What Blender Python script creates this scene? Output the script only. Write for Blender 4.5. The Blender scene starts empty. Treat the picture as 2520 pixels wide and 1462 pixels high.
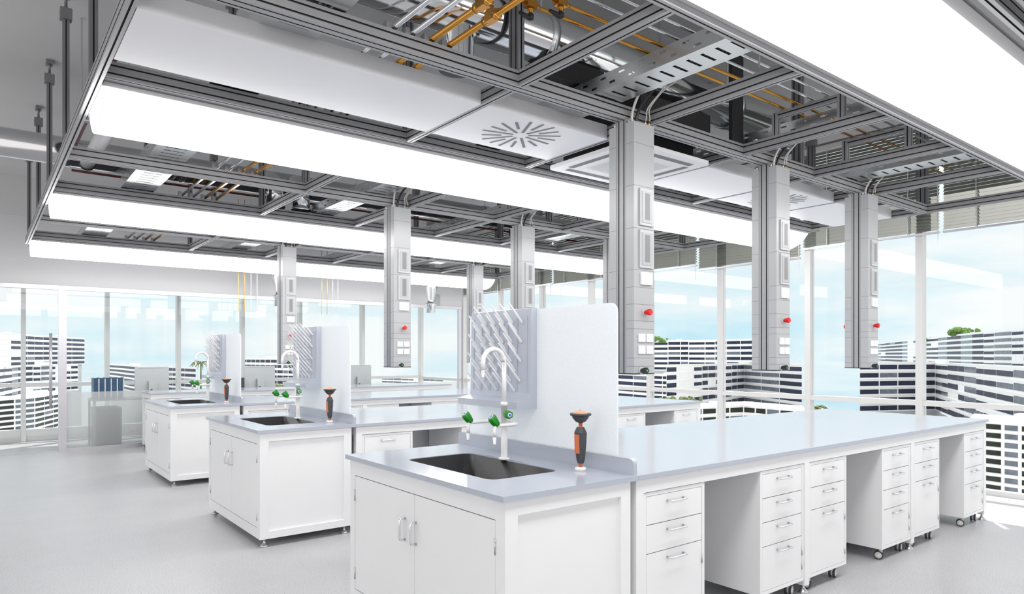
import bpy, bmesh, math, random
from mathutils import Vector, Matrix
R = math.radians
sc = bpy.context.scene
COL = sc.collection
rng = random.Random(7)

# ------------------------------------------------------------------ materials
def newmat(name):
    m = bpy.data.materials.new(name); m.use_nodes = True
    nt = m.node_tree
    for n in list(nt.nodes):
        nt.nodes.remove(n)
    out = nt.nodes.new('ShaderNodeOutputMaterial')
    return m, nt, out

def pbr(name, col, rough=.5, metal=0., spec=.5, noise=0., nscale=40., bump=0., coat=0., trans=0., emit=None, estr=0.):
    m, nt, out = newmat(name)
    p = nt.nodes.new('ShaderNodeBsdfPrincipled')
    p.inputs['Base Color'].default_value = (*col, 1)
    p.inputs['Roughness'].default_value = rough
    p.inputs['Metallic'].default_value = metal
    p.inputs['Specular IOR Level'].default_value = spec
    p.inputs['Coat Weight'].default_value = coat
    p.inputs['Coat Roughness'].default_value = .05
    p.inputs['Transmission Weight'].default_value = trans
    if emit:
        p.inputs['Emission Color'].default_value = (*emit, 1)
        p.inputs['Emission Strength'].default_value = estr
    if noise or bump:
        tc = nt.nodes.new('ShaderNodeTexCoord')
        nz = nt.nodes.new('ShaderNodeTexNoise'); nz.inputs['Scale'].default_value = nscale
        nz.inputs['Detail'].default_value = 4
        nt.links.new(tc.outputs['Object'], nz.inputs['Vector'])
        if noise:
            mx = nt.nodes.new('ShaderNodeMix'); mx.data_type = 'RGBA'
            mx.inputs[6].default_value = (*[max(0, c*(1-noise)) for c in col], 1)
            mx.inputs[7].default_value = (*[min(1, c*(1+noise)) for c in col], 1)
            nt.links.new(nz.outputs['Fac'], mx.inputs[0])
            nt.links.new(mx.outputs[2], p.inputs['Base Color'])
        if bump:
            b = nt.nodes.new('ShaderNodeBump'); b.inputs['Strength'].default_value = bump
            b.inputs['Distance'].default_value = .002
            nt.links.new(nz.outputs['Fac'], b.inputs['Height'])
            nt.links.new(b.outputs['Normal'], p.inputs['Normal'])
    nt.links.new(p.outputs[0], out.inputs[0])
    return m

M = {}
M['white'] = pbr('white_lacquer', (.83, .83, .835), .32, spec=.4, noise=.015, nscale=6)
M['gap'] = pbr('painted_gap_shade', (.03, .03, .03), .8)  # black that paints the shade inside door and drawer gaps
M['counter'] = pbr('grey_epoxy_worktop', (.435, .465, .53), .12, spec=.45, noise=.03, nscale=300)
M['basin'] = pbr('black_composite', (.025, .025, .027), .45, noise=.3, nscale=200, bump=.15)
M['chrome'] = pbr('chrome', (.82, .82, .84), .12, metal=1)
M['steelfoot'] = pbr('brushed_steel', (.6, .6, .62), .3, metal=1)
M['alu'] = pbr('anodised_aluminium', (.33, .33, .34), .42, metal=.2, spec=.5, noise=.05, nscale=25)
M['flange'] = pbr('lamp_flange_matt_grey', (.22, .22, .225), .9, spec=.02)
M['alurail'] = pbr('matt_aluminium_rail', (.30, .30, .31), .8, spec=.05, noise=.05, nscale=25)
M['alushade'] = pbr('aluminium_painted_shade', (.20, .20, .21), .45, metal=.2, noise=.05, nscale=25)  # darker copy of the frame aluminium, shade of the hangers put into its colour
M['slot'] = pbr('black_slot_rubber', (.012, .012, .014), .7)
M['rack'] = pbr('grey_polypropylene', (.46, .49, .56), .22, spec=.6)
M['peg'] = pbr('white_plastic', (.82, .82, .84), .35)
M['green'] = pbr('green_tap_plastic', (.01, .24, .012), .3, noise=.08, nscale=20)
M['blue'] = pbr('blue_dot_plastic', (.09, .12, .75), .35)
M['tapwhite'] = pbr('white_powder_coat', (.83, .82, .82), .28)
M['black'] = pbr('black_plastic', (.012, .012, .014), .4)
M['char'] = pbr('charcoal_rubber', (.05, .052, .058), .42)
M['orange'] = pbr('orange_plastic', (.62, .16, .055), .4)
M['rose'] = pbr('salmon_cap_plastic', (.85, .37, .22), .4)
M['red'] = pbr('red_plastic', (.7, .012, .01), .35)
M['greendot'] = pbr('green_dot', (.02, .45, .03), .4)
M['colgrey'] = pbr('column_grey_enamel', (.415, .42, .43), .28, spec=.5)
M['seam'] = pbr('seam_dark', (.16, .16, .17), .7)
M['socket'] = pbr('pale_grey_plastic', (.50, .51, .52), .3)
M['socketin'] = pbr('mid_grey_plastic', (.22, .222, .225), .35)
M['switch'] = pbr('switch_white', (.88, .88, .89), .3)
M['galv'] = pbr('galvanised_steel', (.72, .745, .755), .27, metal=1, noise=.03, nscale=60)
M['mirror'] = pbr('polished_duct_steel', (.78, .79, .80), .09, metal=1)
M['mirror2'] = pbr('worn_duct_steel', (.62, .62, .63), .16, metal=1)
M['duct'] = pbr('grey_duct_wrap', (.42, .42, .43), .4, metal=.3)
M['copper'] = pbr('copper_brass', (.60, .30, .065), .2, metal=1)
M['stainless'] = pbr('stainless_tube', (.75, .76, .78), .16, metal=1)
M['redpipe'] = pbr('dark_red_pipe', (.10, .004, .004), .4)
M['pvc'] = pbr('white_pvc', (.72, .72, .73), .4)
M['cable'] = pbr('grey_cable', (.62, .6, .57), .5)
M['panel'] = pbr('white_ceiling_panel', (.78, .78, .80), .3, spec=.4)
M['panelslot'] = pbr('diffuser_slot', (.18, .18, .185), .6)
M['ceiling'] = pbr('ceiling_paint', (.60, .60, .60), .85, noise=.03, nscale=3)
M['wall'] = pbr('pale_wall_paint', (.62, .62, .63), .8, noise=.02, nscale=4)
M['frame'] = pbr('window_frame_white', (.66, .655, .65), .4)
M['frameg'] = pbr('facade_frame_grey', (.74, .74, .73), .45)
M['slat'] = pbr('blind_slat_grey', (.25, .26, .235), .42, metal=.1)
M['post'] = pbr('satin_steel_post', (.62, .61, .65), .25, metal=.6)
M['desk'] = pbr('desk_grey_metal', (.30, .30, .31), .4)
M['ped'] = pbr('dark_grey_metal', (.07, .07, .075), .45)
M['folder'] = pbr('navy_folder', (.02, .075, .16), .4)
M['spine'] = pbr('folder_spine_label', (.62, .62, .66), .5)
M['monitor'] = pbr('silver_monitor', (.55, .56, .57), .35, metal=.3)
M['tyre'] = pbr('navy_tyre', (.035, .04, .06), .5)
M['hub'] = pbr('cream_wheel', (.68, .66, .62), .4)
M['bwall'] = pbr('building_white', (.95, .95, .95), .8, noise=.05, nscale=.5)
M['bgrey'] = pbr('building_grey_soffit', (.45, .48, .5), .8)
M['bwin'] = pbr('building_dark_glass', (.016, .024, .055), .35, spec=.2, noise=.5, nscale=.7)
M['bwin2'] = pbr('building_green_black_glass', (.022, .028, .022), .35, spec=.2, noise=.5, nscale=.7)
M['bwin3'] = pbr('building_pale_glass', (.14, .17, .21), .2, noise=.7, nscale=.9)
M['leaf'] = pbr('leaf_green', (.10, .22, .02), .7, noise=.6, nscale=3)
M['leafd'] = pbr('leaf_olive', (.12, .15, .035), .7, noise=.5, nscale=3)

def emis(name, col, s):
    m, nt, out = newmat(name)
    e = nt.nodes.new('ShaderNodeEmission'); e.inputs[0].default_value = (*col, 1); e.inputs[1].default_value = s
    nt.links.new(e.outputs[0], out.inputs[0]); return m
M['lamp'] = emis('lamp_diffuser', (1, .99, .98), 7.4)

def glass(name, tint, refl):
    m, nt, out = newmat(name)
    t = nt.nodes.new('ShaderNodeBsdfTransparent'); t.inputs[0].default_value = (*tint, 1)
    g = nt.nodes.new('ShaderNodeBsdfGlossy'); g.inputs['Roughness'].default_value = .02
    mx = nt.nodes.new('ShaderNodeMixShader')
    fr = nt.nodes.new('ShaderNodeFresnel'); fr.inputs[0].default_value = 1.45
    mm = nt.nodes.new('ShaderNodeMath'); mm.operation = 'MULTIPLY'; mm.inputs[1].default_value = refl
    ge = nt.nodes.new('ShaderNodeNewGeometry'); inv = nt.nodes.new('ShaderNodeMath'); inv.operation = 'SUBTRACT'; inv.inputs[0].default_value = 1
    m3 = nt.nodes.new('ShaderNodeMath'); m3.operation = 'MULTIPLY'
    nt.links.new(ge.outputs['Backfacing'], inv.inputs[1])
    nt.links.new(fr.outputs[0], mm.inputs[0]); nt.links.new(mm.outputs[0], m3.inputs[0]); nt.links.new(inv.outputs[0], m3.inputs[1])
    nt.links.new(m3.outputs[0], mx.inputs[0])
    nt.links.new(t.outputs[0], mx.inputs[1]); nt.links.new(g.outputs[0], mx.inputs[2])
    nt.links.new(mx.outputs[0], out.inputs[0]); return m
M['glass'] = glass('clear_glass', (.985, .99, .99), .8)
M['glassp'] = glass('partition_glass', (.98, .99, .99), .7)

def frosted(name, col, trans, scale, tl=.45):
    m, nt, out = newmat(name)
    tc = nt.nodes.new('ShaderNodeTexCoord'); nz = nt.nodes.new('ShaderNodeTexNoise')
    nz.inputs['Scale'].default_value = scale; nz.inputs['Detail'].default_value = 2
    nt.links.new(tc.outputs['Object'], nz.inputs['Vector'])
    cr = nt.nodes.new('ShaderNodeMix'); cr.data_type = 'RGBA'
    cr.inputs[6].default_value = (*[c*.93 for c in col], 1); cr.inputs[7].default_value = (*[min(1, c*1.05) for c in col], 1)
    nt.links.new(nz.outputs['Fac'], cr.inputs[0])
    d = nt.nodes.new('ShaderNodeBsdfDiffuse'); t = nt.nodes.new('ShaderNodeBsdfTranslucent')
    tr = nt.nodes.new('ShaderNodeBsdfTransparent')
    for n in (d, t): nt.links.new(cr.outputs[2], n.inputs[0])
    a = nt.nodes.new('ShaderNodeMixShader'); a.inputs[0].default_value = tl
    nt.links.new(d.outputs[0], a.inputs[1]); nt.links.new(t.outputs[0], a.inputs[2])
    b = nt.nodes.new('ShaderNodeMixShader'); b.inputs[0].default_value = trans
    nt.links.new(a.outputs[0], b.inputs[1]); nt.links.new(tr.outputs[0], b.inputs[2])
    nt.links.new(b.outputs[0], out.inputs[0]); return m
M['screen'] = frosted('frosted_acrylic', (.90, .92, .935), .05, 160)
M['frost'] = frosted('frosted_film', (.80, .80, .795), .58, 130, .3)

def floor_mat():
    m, nt, out = newmat('speckled_vinyl')
    p = nt.nodes.new('ShaderNodeBsdfPrincipled')
    tc = nt.nodes.new('ShaderNodeTexCoord')
    n1 = nt.nodes.new('ShaderNodeTexNoise'); n1.inputs['Scale'].default_value = 120; n1.inputs['Detail'].default_value = 3
    n2 = nt.nodes.new('ShaderNodeTexNoise'); n2.inputs['Scale'].default_value = 3
    nt.links.new(tc.outputs['Object'], n1.inputs['Vector']); nt.links.new(tc.outputs['Object'], n2.inputs['Vector'])
    r1 = nt.nodes.new('ShaderNodeValToRGB')
    r1.color_ramp.elements[0].position = .30; r1.color_ramp.elements[0].color = (.33, .33, .35, 1)
    r1.color_ramp.elements[1].position = .52; r1.color_ramp.elements[1].color = (.52, .52, .54, 1)
    nt.links.new(n1.outputs['Fac'], r1.inputs[0])
    mx = nt.nodes.new('ShaderNodeMix'); mx.data_type = 'RGBA'; mx.blend_type = 'MULTIPLY'; mx.inputs[0].default_value = .12
    nt.links.new(r1.outputs[0], mx.inputs[6]); nt.links.new(n2.outputs['Fac'], mx.inputs[7])
    nt.links.new(mx.outputs[2], p.inputs['Base Color'])
    p.inputs['Roughness'].default_value = .3; p.inputs['Specular IOR Level'].default_value = .4
    nt.links.new(p.outputs[0], out.inputs[0]); return m
M['floor'] = floor_mat()

# ------------------------------------------------------------------ mesh builder (world coordinates)
class MB:
    def __init__(s): s.bm = bmesh.new()
    def f(s, vs, mi=0, sm=False):
        try:
            f = s.bm.faces.new(vs)
        except ValueError:
            return None
        f.material_index = mi; f.smooth = sm; return f
    def box(s, x0, y0, z0, x1, y1, z1, mi=0):
        if x0 > x1: x0, x1 = x1, x0
        if y0 > y1: y0, y1 = y1, y0
        if z0 > z1: z0, z1 = z1, z0
        v = [s.bm.verts.new((x, y, z)) for z in (z0, z1) for y in (y0, y1) for x in (x0, x1)]
        for q in ((0, 2, 3, 1), (4, 5, 7, 6), (0, 1, 5, 4), (2, 6, 7, 3), (0, 4, 6, 2), (1, 3, 7, 5)):
            s.f([v[i] for i in q], mi)
        return s
    def prism(s, poly, axis, a, b, mi=0, mis=None, sm=False):
        def P(p, t):
            return {'X': (t, p[0], p[1]), 'Y': (p[0], t, p[1]), 'Z': (p[0], p[1], t)}[axis]
        A = [s.bm.verts.new(P(p, a)) for p in poly]; B = [s.bm.verts.new(P(p, b)) for p in poly]
        n = len(poly)
        for i in range(n):
            j = (i+1) % n
            s.f([A[i], A[j], B[j], B[i]], mis[i] if mis else mi, sm)
        s.f(A[::-1], mi); s.f(B, mi)
        return s
    def tube(s, pts, r, seg=10, mi=0, cap=True, closed=False):
        pts = [Vector(p) for p in pts]; n = len(pts)
        rs = r if isinstance(r, (list, tuple)) else [r]*n
        rings = []; up = None
        for i in range(n):
            d = (pts[min(i+1, n-1)] - pts[max(i-1, 0)]).normalized()
            if up is None:
                up = Vector((0, 0, 1)) if abs(d.z) < .9 else Vector((1, 0, 0))
            a = (up - d*up.dot(d)).normalized(); up = a; b = d.cross(a)
            rings.append([s.bm.verts.new(pts[i] + (a*math.cos(t)+b*math.sin(t))*rs[i]) for t in [2*math.pi*k/seg for k in range(seg)]])
        for i in range(n-1):
            for k in range(seg):
                q = (k+1) % seg
                s.f([rings[i][k], rings[i][q], rings[i+1][q], rings[i+1][k]], mi, seg > 6)
        if cap:
            s.f(rings[0][::-1], mi); s.f(rings[-1], mi)
        return s
    def lathe(s, prof, base, axis=(0, 0, 1), seg=16, mi=0, lobes=0, lobe=.0):
        ax = Vector(axis).normalized(); base = Vector(base)
        u = Vector((0, 0, 1)) if abs(ax.z) < .9 else Vector((1, 0, 0))
        a = (u-ax*u.dot(ax)).normalized(); b = ax.cross(a)
        rings = []
        for r, h in prof:
            rings.append([s.bm.verts.new(base+ax*h+(a*math.cos(t)+b*math.sin(t))*r*(1+lobe*math.cos(lobes*t) if lobes else 1)) for t in [2*math.pi*k/seg for k in range(seg)]])
        for i in range(len(prof)-1):
            for k in range(seg):
                q = (k+1) % seg
                s.f([rings[i][k], rings[i][q], rings[i+1][q], rings[i+1][k]], mi, True)
        s.f(rings[0][::-1], mi); s.f(rings[-1], mi)
        return s
    def ico(s, c, r, sub=1, mi=0):
        r_ = bmesh.ops.create_icosphere(s.bm, subdivisions=sub, radius=r, matrix=Matrix.Translation(c))
        for v in r_['verts']:
            v.co = Vector(c) + (v.co-Vector(c))*rng.uniform(.75, 1.2)
        for v in r_['verts']:
            for f in v.link_faces: f.material_index = mi
        return s

def wloc(o):
    v = Vector((0, 0, 0))
    while o:
        v += Vector(o.location); o = o.parent
    return v
def obj(name, mb, mats, parent=None, bevel=0):
    me = bpy.data.meshes.new(name)
    off = wloc(parent) if parent else Vector((0, 0, 0))
    bmesh.ops.recalc_face_normals(mb.bm, faces=mb.bm.faces[:])
    if off.length: bmesh.ops.translate(mb.bm, verts=mb.bm.verts[:], vec=-off)
    mb.bm.to_mesh(me); mb.bm.free()
    if not isinstance(mats, (list, tuple)): mats = [mats]
    for m in mats: me.materials.append(M[m])
    o = bpy.data.objects.new(name, me); COL.objects.link(o)
    if parent: o.parent = parent
    if bevel:
        b = o.modifiers.new('bevel', 'BEVEL'); b.width = bevel; b.segments = 2; b.limit_method = 'ANGLE'; b.angle_limit = R(50)
    return o
def tag(o, label, cat, group=None, kind=None):
    o['label'] = label; o['category'] = cat
    if group: o['group'] = group
    o['kind'] = kind or 'thing'
    return o
def thing(name, label, cat, loc, group=None):
    o = bpy.data.objects.new(name, None); COL.objects.link(o); o.location = loc
    o.empty_display_size = .1
    return tag(o, label, cat, group)
def struct(name, mb, mats, parent=None):
    o = obj(name, mb, mats, parent)
    if not parent: o['kind'] = 'structure'
    return o
def dup(o, loc=None, label=None, group=None, parent=None):
    c = o.copy(); COL.objects.link(c)
    if parent: c.parent = parent
    if loc is not None: c.location = loc
    if label: c['label'] = label
    if group: c['group'] = group
    for ch in list(o.children): dup(ch, parent=c)
    return c

P = 2.899                      # pitch of the island rows
ROWN = ['nearest', 'middle', 'farthest']
ORD = ['first', 'second', 'third', 'fourth', 'fifth', 'sixth']
ZC = 2.7705                    # underside of the ceiling frame
ZB = 2.851                     # its top
ZS = 3.89                      # slab

# ------------------------------------------------------------------ aluminium slot profile
def profile(w, h, nb, ns, g=.008, d=.007):
    """cross-section polygon (a = horizontal, b = vertical) with slots; returns pts, per-edge material"""
    pts = []; mi = []
    def side(p0, p1, n):
        v = (p1-p0); L = v.length; v = v/L; nrm = Vector((-v.y, v.x))   # inward for ccw
        pos = {0: [], 1: [L/2], 2: [L/2-.02, L/2+.02]}[n]
        cur = p0
        for s in pos:
            a = p0+v*(s-g/2); b = p0+v*(s+g/2)
            pts.append(cur); mi.append(0)
            pts.append(a); mi.append(1); pts.append(a+nrm*d); mi.append(1); pts.append(b+nrm*d); mi.append(1)
            cur = b
        pts.append(cur); mi.append(0)
    a, b = w/2, h/2
    side(Vector((-a, -b)), Vector((a, -b)), nb); side(Vector((a, -b)), Vector((a, b)), ns)
    side(Vector((a, b)), Vector((-a, b)), nb); side(Vector((-a, b)), Vector((-a, -b)), ns)
    return [(p.x, p.y) for p in pts], mi
def beam(mb, axis, lo, hi, c1, c2, w, h, nb, ns):
    """axis X: c1 = y, c2 = z ; axis Y: c1 = x, c2 = z ; axis Z: c1 = x, c2 = y"""
    pts, mi = profile(w, h, nb, ns)
    mb.prism([(p[0]+c1, p[1]+c2) for p in pts], axis, lo, hi, 0, mi)
    return mb

# ================================================================== ROOM SHELL
XW, YP, YF = 7.95, 11.78, 13.5
struct('floor', MB().box(-3.2, -4.2, -.12, XW+.06, YF+.06, 0), 'floor')
struct('ceiling', MB().box(-3.2, -4.2, ZS, XW+.3, YF+.3, ZS+.2), 'ceiling')
struct('wall_back', MB().box(-3.2, YP-.03, 2.39, XW-.1, YP+.07, 3.345), 'wall')
struct('trim_1', MB().box(-3.2, YP-.06, 3.345, XW-.1, YP+.1, ZS), 'ceiling')
struct('trim_2', MB().box(-3.2, YP-.045, 2.333, XW-.1, YP+.055, 2.39), 'post')
# grey vent plate on the wall
tag(obj('wall_vent', MB().box(7.19, YP-.045, 2.27+.13, 7.33, YP-.03, 2.62), 'duct'), 'small grey vent plate on the pale wall above the glass partition', 'vent')

# right window wall: mullions every 1.245 m
mul = [11.78-1.245*k for k in range(0, 11)]
for i in range(10):
    y1, y0 = mul[i], mul[i+1]
    w = bpy.data.objects.new('window_%d' % (i+1), None); COL.objects.link(w); w.location = (XW, (y0+y1)/2, 0); w['kind'] = 'structure'
    m = MB()
    if i == 0: m.box(XW-.06, y1-.04, 0, XW+.05, y1+.04, ZS)
    m.box(XW-.05, y0-.035, 0, XW+.05, y0+.035, ZS)
    m.box(XW-.045, y0+.035, 0, XW+.045, y1-.035, .05)
    m.box(XW-.045, y0+.035, .852, XW+.045, y1-.035, .907)
    m.box(XW-.045, y0+.035, 3.80, XW+.045, y1-.035, ZS)
    obj('window_frame', m, 'frame', w)
    g = MB(); g.box(XW-.004, y0+.035, .05, XW+.004, y1-.035, .852); g.box(XW-.004, y0+.035, .907, XW+.004, y1-.035, 3.80)
    obj('pane', g, 'glass', w)

# facade behind the glass partition
fx = [-1.9, -.62, .561, 1.726, 2.847, 3.971, 5.094, 6.46, 7.9]
for i in range(len(fx)-1):
    x0, x1 = fx[i], fx[i+1]
    w = bpy.data.objects.new('window_%d' % (i+11), None); COL.objects.link(w); w.location = ((x0+x1)/2, YF, 0); w['kind'] = 'structure'
    m = MB(); a = .032
    m.box(x1-a, YF-.09, 0, x1+a, YF+.05, ZS)
    if i == 0: m.box(x0-a, YF-.09, 0, x0+a, YF+.05, ZS)
    m.box(x0+a, YF-.045, .075, x1-a, YF+.045, .197)
    m.box(x0+a, YF-.045, .878, x1-a, YF+.045, .943)
    m.box(x0+a, YF-.045, 3.70, x1-a, YF+.045, ZS)
    obj('window_frame', m, 'frameg', w)
    s = MB().box(x0+a, YF-.06, 0, x1-a, YF+.05, .075); obj('window_sill', s, 'frame', w)
    g = MB(); g.box(x0+a, YF-.004, .197, x1-a, YF+.004, .878); g.box(x0+a, YF-.004, .943, x1-a, YF+.004, 3.70)  # glazing above the partition header is unseen, made tall for daylight in the office
    obj('pane', g, 'glass', w)
# side pane of the office, continuing the window wall
w = bpy.data.objects.new('window_19', None); COL.objects.link(w); w.location = (XW, 12.6, 0); w['kind'] = 'structure'
m = MB(); m.box(XW-.045, YP+.05, 0, XW+.045, YF-.1, .05); m.box(XW-.045, YP+.05, .852, XW+.045, YF-.1, .907); m.box(XW-.045, YP+.05, 3.7, XW+.045, YF-.1, ZS)
obj('window_frame', m, 'frame', w)
g = MB(); g.box(XW-.004, YP+.05, .05, XW+.004, YF-.1, .852); g.box(XW-.004, YP+.05, .907, XW+.004, YF-.1, 3.7); obj('pane', g, 'glass', w)

# glass partition: frame rail, panes, frosted band, post, glass door
part = bpy.data.objects.new('window_20', None); COL.objects.link(part); part.location = (4.4, YP, 0); part['kind'] = 'structure'
m = MB(); m.box(.90, YP-.035, 0, 1.0, YP+.035, 2.333)
obj('window_frame', m, 'post', part)
m = MB(); m.box(1.0, YP-.03, 0, XW-.1, YP+.03, .045); m.box(XW-.16, YP-.03, .045, XW-.1, YP+.03, 2.333)
obj('frame_rail', m, 'post', part)
seam = [1.0, 3.2, 5.45, XW-.16]
for a, b in zip(seam, seam[1:]):
    obj('pane', MB().box(a+.002, YP-.005, .045, b-.002, YP+.005, 2.333), 'glassp', part)
    obj('frosted_band', MB().box(a+.004, YP+.0055, .045, b-.004, YP+.007, .85), 'frost', part)
door = bpy.data.objects.new('door_1', None); COL.objects.link(door); door.location = (.45, YP, 0); door['kind'] = 'structure'
obj('pane', MB().box(-.02, YP-.006, .012, .885, YP+.006, 2.325), 'glassp', door)
obj('door_rail', MB().box(-.02, YP-.012, .0, .885, YP+.012, .012), 'steelfoot', door)
h = MB(); h.tube([(.805, YP-.07, .63), (.805, YP-.07, 1.705)], .019, 14); h.tube([(.805, YP-.07, .85), (.805, YP-.006, .85)], .008, 8); h.tube([(.805, YP-.07, 1.5), (.805, YP-.006, 1.5)], .008, 8)
obj('door_handle', h, 'post', door)
door2 = bpy.data.objects.new('door_2', None); COL.objects.link(door2); door2.location = (-.5, YP, 0); door2['kind'] = 'structure'
obj('pane', MB().box(-1.0, YP-.006, .012, -.03, YP+.006, 2.325), 'glassp', door2)

# ================================================================== BLINDS on the window wall
gaps = [11.72, 10.444, 8.918, 7.42, 5.879, 4.359, 2.836, 1.31, -.2]
bots = [2.60, 2.62, 2.60, 2.63, 2.56, 2.66, 2.657, 2.501, 2.5]
bl = ['at the far corner beside the grey wall', 'second from the far corner', 'third from the far corner', 'fourth from the far corner',
      'fifth from the far corner', 'sixth from the far corner, two from the longest one', 'next to the longest-hanging one', 'that hangs lowest of the row, nearest the viewer']
for i in range(len(gaps)-1):
    y1, y0 = gaps[i]-.022, gaps[i+1]+.022; zb = bots[i]
    t = thing('venetian_blind', 'grey aluminium venetian blind ' + bl[i], 'blind', (7.86, (y0+y1)/2, zb), 'venetian blinds on the window wall')
    s = MB(); z = zb+.05
    th = R(51); cx, w2 = 7.865, .025
    while z < 3.80:
        pts = [(cx+w2*math.cos(th), z+w2*math.sin(th)), (cx-w2*math.cos(th), z-w2*math.sin(th))]
        dx, dz = -math.sin(th)*.0012, math.cos(th)*.0012
        q = [(pts[1][0]-dx, pts[1][1]-dz), (pts[0][0]-dx, pts[0][1]-dz), (pts[0][0]+dx, pts[0][1]+dz), (pts[1][0]+dx, pts[1][1]+dz)]
        s.prism([(p[0], p[1]) for p in q], 'Y', y0, y1)
        z += .0355
    obj('slats', s, 'slat', t)
    obj('bottom_rail', MB().box(7.845, y0-.004, zb, 7.885, y1+.004, zb+.018), 'post', t)
    obj('head_rail', MB().box(7.84, y0, 3.81, 7.90, y1, 3.86), 'frame', t)
    for fy in (.2, .8):
        yy = y0+(y1-y0)*fy
        c = MB()
        for xx in (7.842, 7.887): c.box(xx, yy-.004, zb+.018, xx+.0015, yy+.004, 3.81)
        zc = zb+.05
        while zc < 3.80:
            c.box(7.842, yy-.003, zc-.0225, 7.8885, yy+.003, zc-.021); zc += .0355
        obj('ladder_cord', c, 'frame', t)
    obj('tilt_wand', MB().tube([(7.83, y0+.01, 3.81), (7.83, y0-.005, zb-.2 if i != 7 else zb-.15)], .004, 6), 'post', t)

# ================================================================== ISLAND BENCHES
def bowhandle(mb, c, ax, L, out, r=.0045, depth=.03):
    """bow handle: c centre on the face, ax = direction along, out = outward"""
    c = Vector(c); ax = Vector(ax); out = Vector(out)
    p = [c-ax*L/2, c-ax*L/2+out*(depth-.008), c-ax*(L/2-.003)+out*(depth-.002), c-ax*(L/2-.010)+out*depth,
         c+ax*(L/2-.010)+out*depth, c+ax*(L/2-.003)+out*(depth-.002), c+ax*L/2+out*(depth-.008), c+ax*L/2]
    mb.tube(p, r, 8)
def foot(mb, x, y, ztop):
    mb.lathe([(.03, 0), (.03, .005), (.024, .012), (.012, .024), (.008, .03), (.008, ztop)], (x, y, 0), seg=14)

def sink_cabinet(Y0, label):
    t = thing('sink_cabinet', label, 'cabinet', (1.94, Y0+.71, 0), 'sink cabinets at the bench heads')
    x0, x1, y0, y1, z0, z1 = 1.59, 2.296, Y0+.015, Y0+1.40, .06, .827
    b = MB()
    # front frame around the door opening (recess 20 mm deep), side frames around recessed panels
    b.box(x0, y0, z0, x0+.02, y0+.062, z1); b.box(x0, y1-.058, z0, x0+.02, y1, z1)
    b.box(x0, y0+.062, z0, x0+.02, y1-.058, .134); b.box(x0, y0+.062, .747, x0+.02, y1-.058, z1)
    b.box(x0+.02, y0+.016, z0, x1, y1-.016, z1-.26)
    b.box(x0+.02, y0+.016, z1-.26, 1.70, y1-.016, z1)
    b.box(2.19, y0+.016, z1-.26, x1, y1-.016, z1)
    b.box(1.70, y0+.016, z1-.26, 2.19, y0+.25, z1); b.box(1.70, y1-.25, z1-.26, 2.19, y1-.016, z1)
    for ya, yb in ((y0, y0+.016), (y1-.016, y1)):
        b.box(x0+.02, ya, z0, 1.653, yb, z1); b.box(2.235, ya, z0, x1, yb, z1)
        b.box(1.653, ya, z0, 2.235, yb, .113); b.box(1.653, ya, .766, 2.235, yb, z1)
    obj('body', b, 'white', t)
    obj('door_gap_shade', MB().box(x0+.0195, y0+.063, .135, x0+.0203, y1-.059, .746), 'gap', t)  # black sheet painting the shade in the joints around the doors
    ys = y0+.062+.003, Y0+.707, y1-.058-.003
    for a, c_, hy in ((ys[0], ys[1]-.0015, Y0+.713-.0), (ys[1]+.0015, ys[2], Y0+.796)):
        d = obj('door', MB().box(x0+.001, a, .1385, x0+.019, c_, .7425), 'white', t)
        hb = MB(); hy = (Y0+.713-.022) if a == ys[0] else (Y0+.713+.03)
        bowhandle(hb, (x0+.001, Y0+.713+(.0 if a == ys[0] else .083)-.02*(a == ys[0]), .567), (0, 0, 1), .10, (-1, 0, 0), .0055)
        obj('handle', hb, 'chrome', d)
        hg = MB()
        ye = a-.002 if a == ys[0] else c_+.002
        for zz in (.64, .22): hg.tube([(x0-.001, ye, zz-.03), (x0-.001, ye, zz+.03)], .004, 8)
        obj('hinge', hg, 'steelfoot', d)
    for fx_ in (x0+.045, x1-.045):
        for fy_ in (y0+.04, y1-.04):
            fb = MB(); foot(fb, fx_, fy_, z0); obj('foot', fb, 'steelfoot', t)
    return t

def rrect(x0, y0, x1, y1, r, n=4):
    out = []
    for cx, cy, a0 in ((x1-r, y1-r, 0), (x0+r, y1-r, 90), (x0+r, y0+r, 180), (x1-r, y0+r, 270)):
        for k in range(n+1):
            a = R(a0+90*k/n); out.append((cx+r*math.cos(a), cy+r*math.sin(a)))
    return out

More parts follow.
